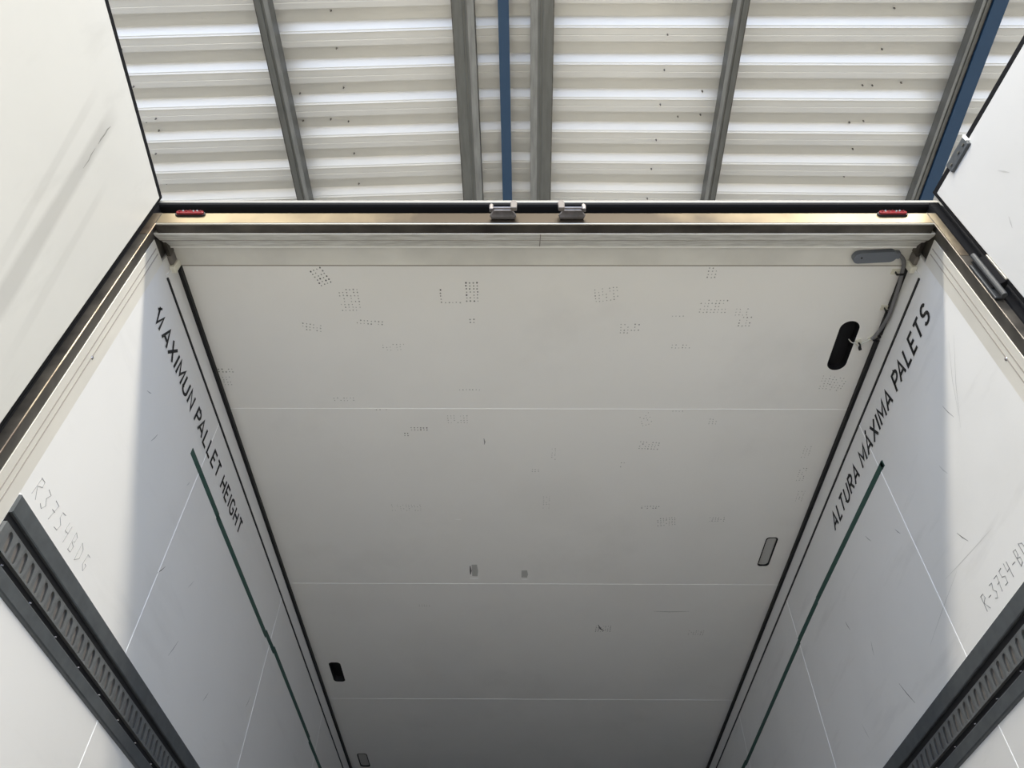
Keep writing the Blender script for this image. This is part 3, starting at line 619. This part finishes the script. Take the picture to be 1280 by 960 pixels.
for (x, y) in SC:
    k = (ZR - 1.65) / 5.6; p = inv @ Vector(((x + .08) * k - .08, y * k, 0)); z = sheet_z(p.x, p.y)
    par = shL if p.x < 0 else shR
    if me0 is None:
        bm = bmesh.new(); bmesh.ops.create_cone(bm, cap_ends=True, segments=8, radius1=.004, radius2=.0065, depth=.022, matrix=Matrix.Translation((0, 0, -.009)))
        o = link('roof_screw', bm, M['screw'], par); me0 = o.data
    else:
        o = bpy.data.objects.new('roof_screw', me0); COL.objects.link(o); o.parent = par
    o.location = (p.x, p.y, z)

def purlin(name, x0, x1, zb, h, kind, label, group, cat, m1='galv', y0=-1.4, y1=15.5):
    """x0..x1 at world y=1.47 measured at bottom height"""
    o = empty(name, (0, 0, 0), label, cat, group); o.matrix_world = Matrix.Rotation(YAW, 4, 'Z')
    dx = 1.47 * math.sin(-YAW) * 1.0
    a, b = x0 - dx, x1 - dx; w = b - a
    def pp(n, prof2, mm, lab=None):
        q = link(n, prY(prof2, y0, y1 - y0), mm, o)
        if lab: q['label'] = lab
    if kind == 'C':      # flange with bead and web, open towards the outside
        inn = b if (a + b) / 2 < 0 else a; outx = a if (a + b) / 2 < 0 else b; d = 1 if outx > inn else -1
        pp('web', [(inn, zb + .002), (inn + d * .003, zb + .002), (inn + d * .003, zb + h), (inn, zb + h)], M['galv'])
        pp('bottom_flange', [(inn, zb), (inn + d * w * .38, zb), (inn + d * w * .42, zb + .006), (inn + d * w * .50, zb + .006), (inn + d * w * .54, zb), (outx, zb), (outx, zb + .010), (inn, zb + .010)], M['galv'])
        pp('lip', [(outx, zb - .001), (outx - d * .006, zb - .001), (outx - d * .006, zb + .03), (outx, zb + .03)], M['dsteel'], 'dark folded lip')
        pp('inner_lip', [(inn - d * .001, zb - .002), (inn + d * w * .30, zb - .002), (inn + d * w * .30, zb + .002), (inn - d * .001, zb + .002)], M['galvl'], 'paler folded strip')
        pp('top_flange', [(inn, zb + h - .003), (outx, zb + h - .003), (outx, zb + h), (inn, zb + h)], M['galv'])
    else:
        pp('tube', [(a, zb), (b, zb), (b, zb + h), (a, zb + h)], M['blue'])
    return o
G = 'galvanised purlins under the canopy'
def zt(x): return ZR - abs(x - XR) * SL
for (a, b, zb, lab) in ((-1.815, -1.722, 7.10, 'galvanised steel purlin, leftmost under the corrugated canopy'), (-.521, -.372, 7.10, 'galvanised steel purlin just left of the central blue tie'), (.003, .1586, 7.10, 'galvanised steel purlin just right of the central blue tie'), (1.352, 1.436, 7.10, 'slanting galvanised steel purlin above the red right marker lamp'), (2.935, 2.989, 7.07, 'galvanised steel purlin touching the blue beam at far right')):
    purlin('roof_purlin', a, b, zb, zt((a + b) / 2) - zb - .004, 'C', lab, G, 'purlin')
t = purlin('blue_tie_bar', -.213, -.141, 7.10, .07, 'tube', 'narrow blue steel bar running between the two middle purlins', None, 'steel bar')
t = purlin('blue_roof_beam', 3.000, 3.095, 7.06, .055, 'tube', 'blue painted steel beam beside the rightmost purlin', None, 'steel beam')
# rafters carrying the purlins, behind the camera and far ahead, and their columns
for y in (5.5, 11.0):
    t = empty('roof_rafter', (0, y, 0), 'blue steel portal rafter crossing under the purlins at %s' % ('the middle of the trailer' if y < 8 else 'the front of the trailer'), 'rafter')
    bm = bmesh.new()
    for s in (-1, 1):
        prism(bm, [(XR, 6.75), (s * 8.8, 6.45), (s * 8.8, 6.65), (XR, 6.93)], -.08, 'y', .16, lambda u, v, tt: (u, tt, v))
    link('rafter', bm, M['blue'], t)
    for s in (-1, 1): link('column', B((s * 8.7 - .1, -.1, 0), (s * 8.7 + .1, .1, 6.5)), M['blue'], t)
# rub marks on the doors
M['smudge'] = mat('door_smudge', (.40, .395, .38), .6, 0, .2, 20)
M['smudged'] = mat('door_smudge_dark', (.24, .235, .21), .7)

def dm(pts, w, m): dsmear(dl, -1, [(-(y - 1.204), z - FZ + .02) for y, z in pts], w, m)
dm([(.894, 3.713), (.893, 3.69), (.897, 3.67), (.899, 3.64), (.903, 3.62)], .004, M['smudged'])
dm([(.905, 3.60), (.909, 3.57), (.915, 3.55), (.919, 3.51)], .003, M['smudged'])
def ds(d, s_, pts, w, m, hy): dsmear(d, s_, [(-(y - hy), z - FZ + .02) for y, z in pts], w, m)
for (y, z, a, L) in ((1.0, 3.66, 70, .05), (.9, 3.5, 60, .06), (1.08, 3.52, 110, .04), (.8, 3.6, 65, .07), (1.02, 3.35, 75, .05), (.95, 3.2, 60, .08)):
    dd = (math.cos(math.radians(a)) * L / 2, math.sin(math.radians(a)) * L / 2)
    ds(dr, 1, [(y - dd[0], z - dd[1]), (y, z), (y + dd[0], z + dd[1])], .004, M['smudge'], 1.187)
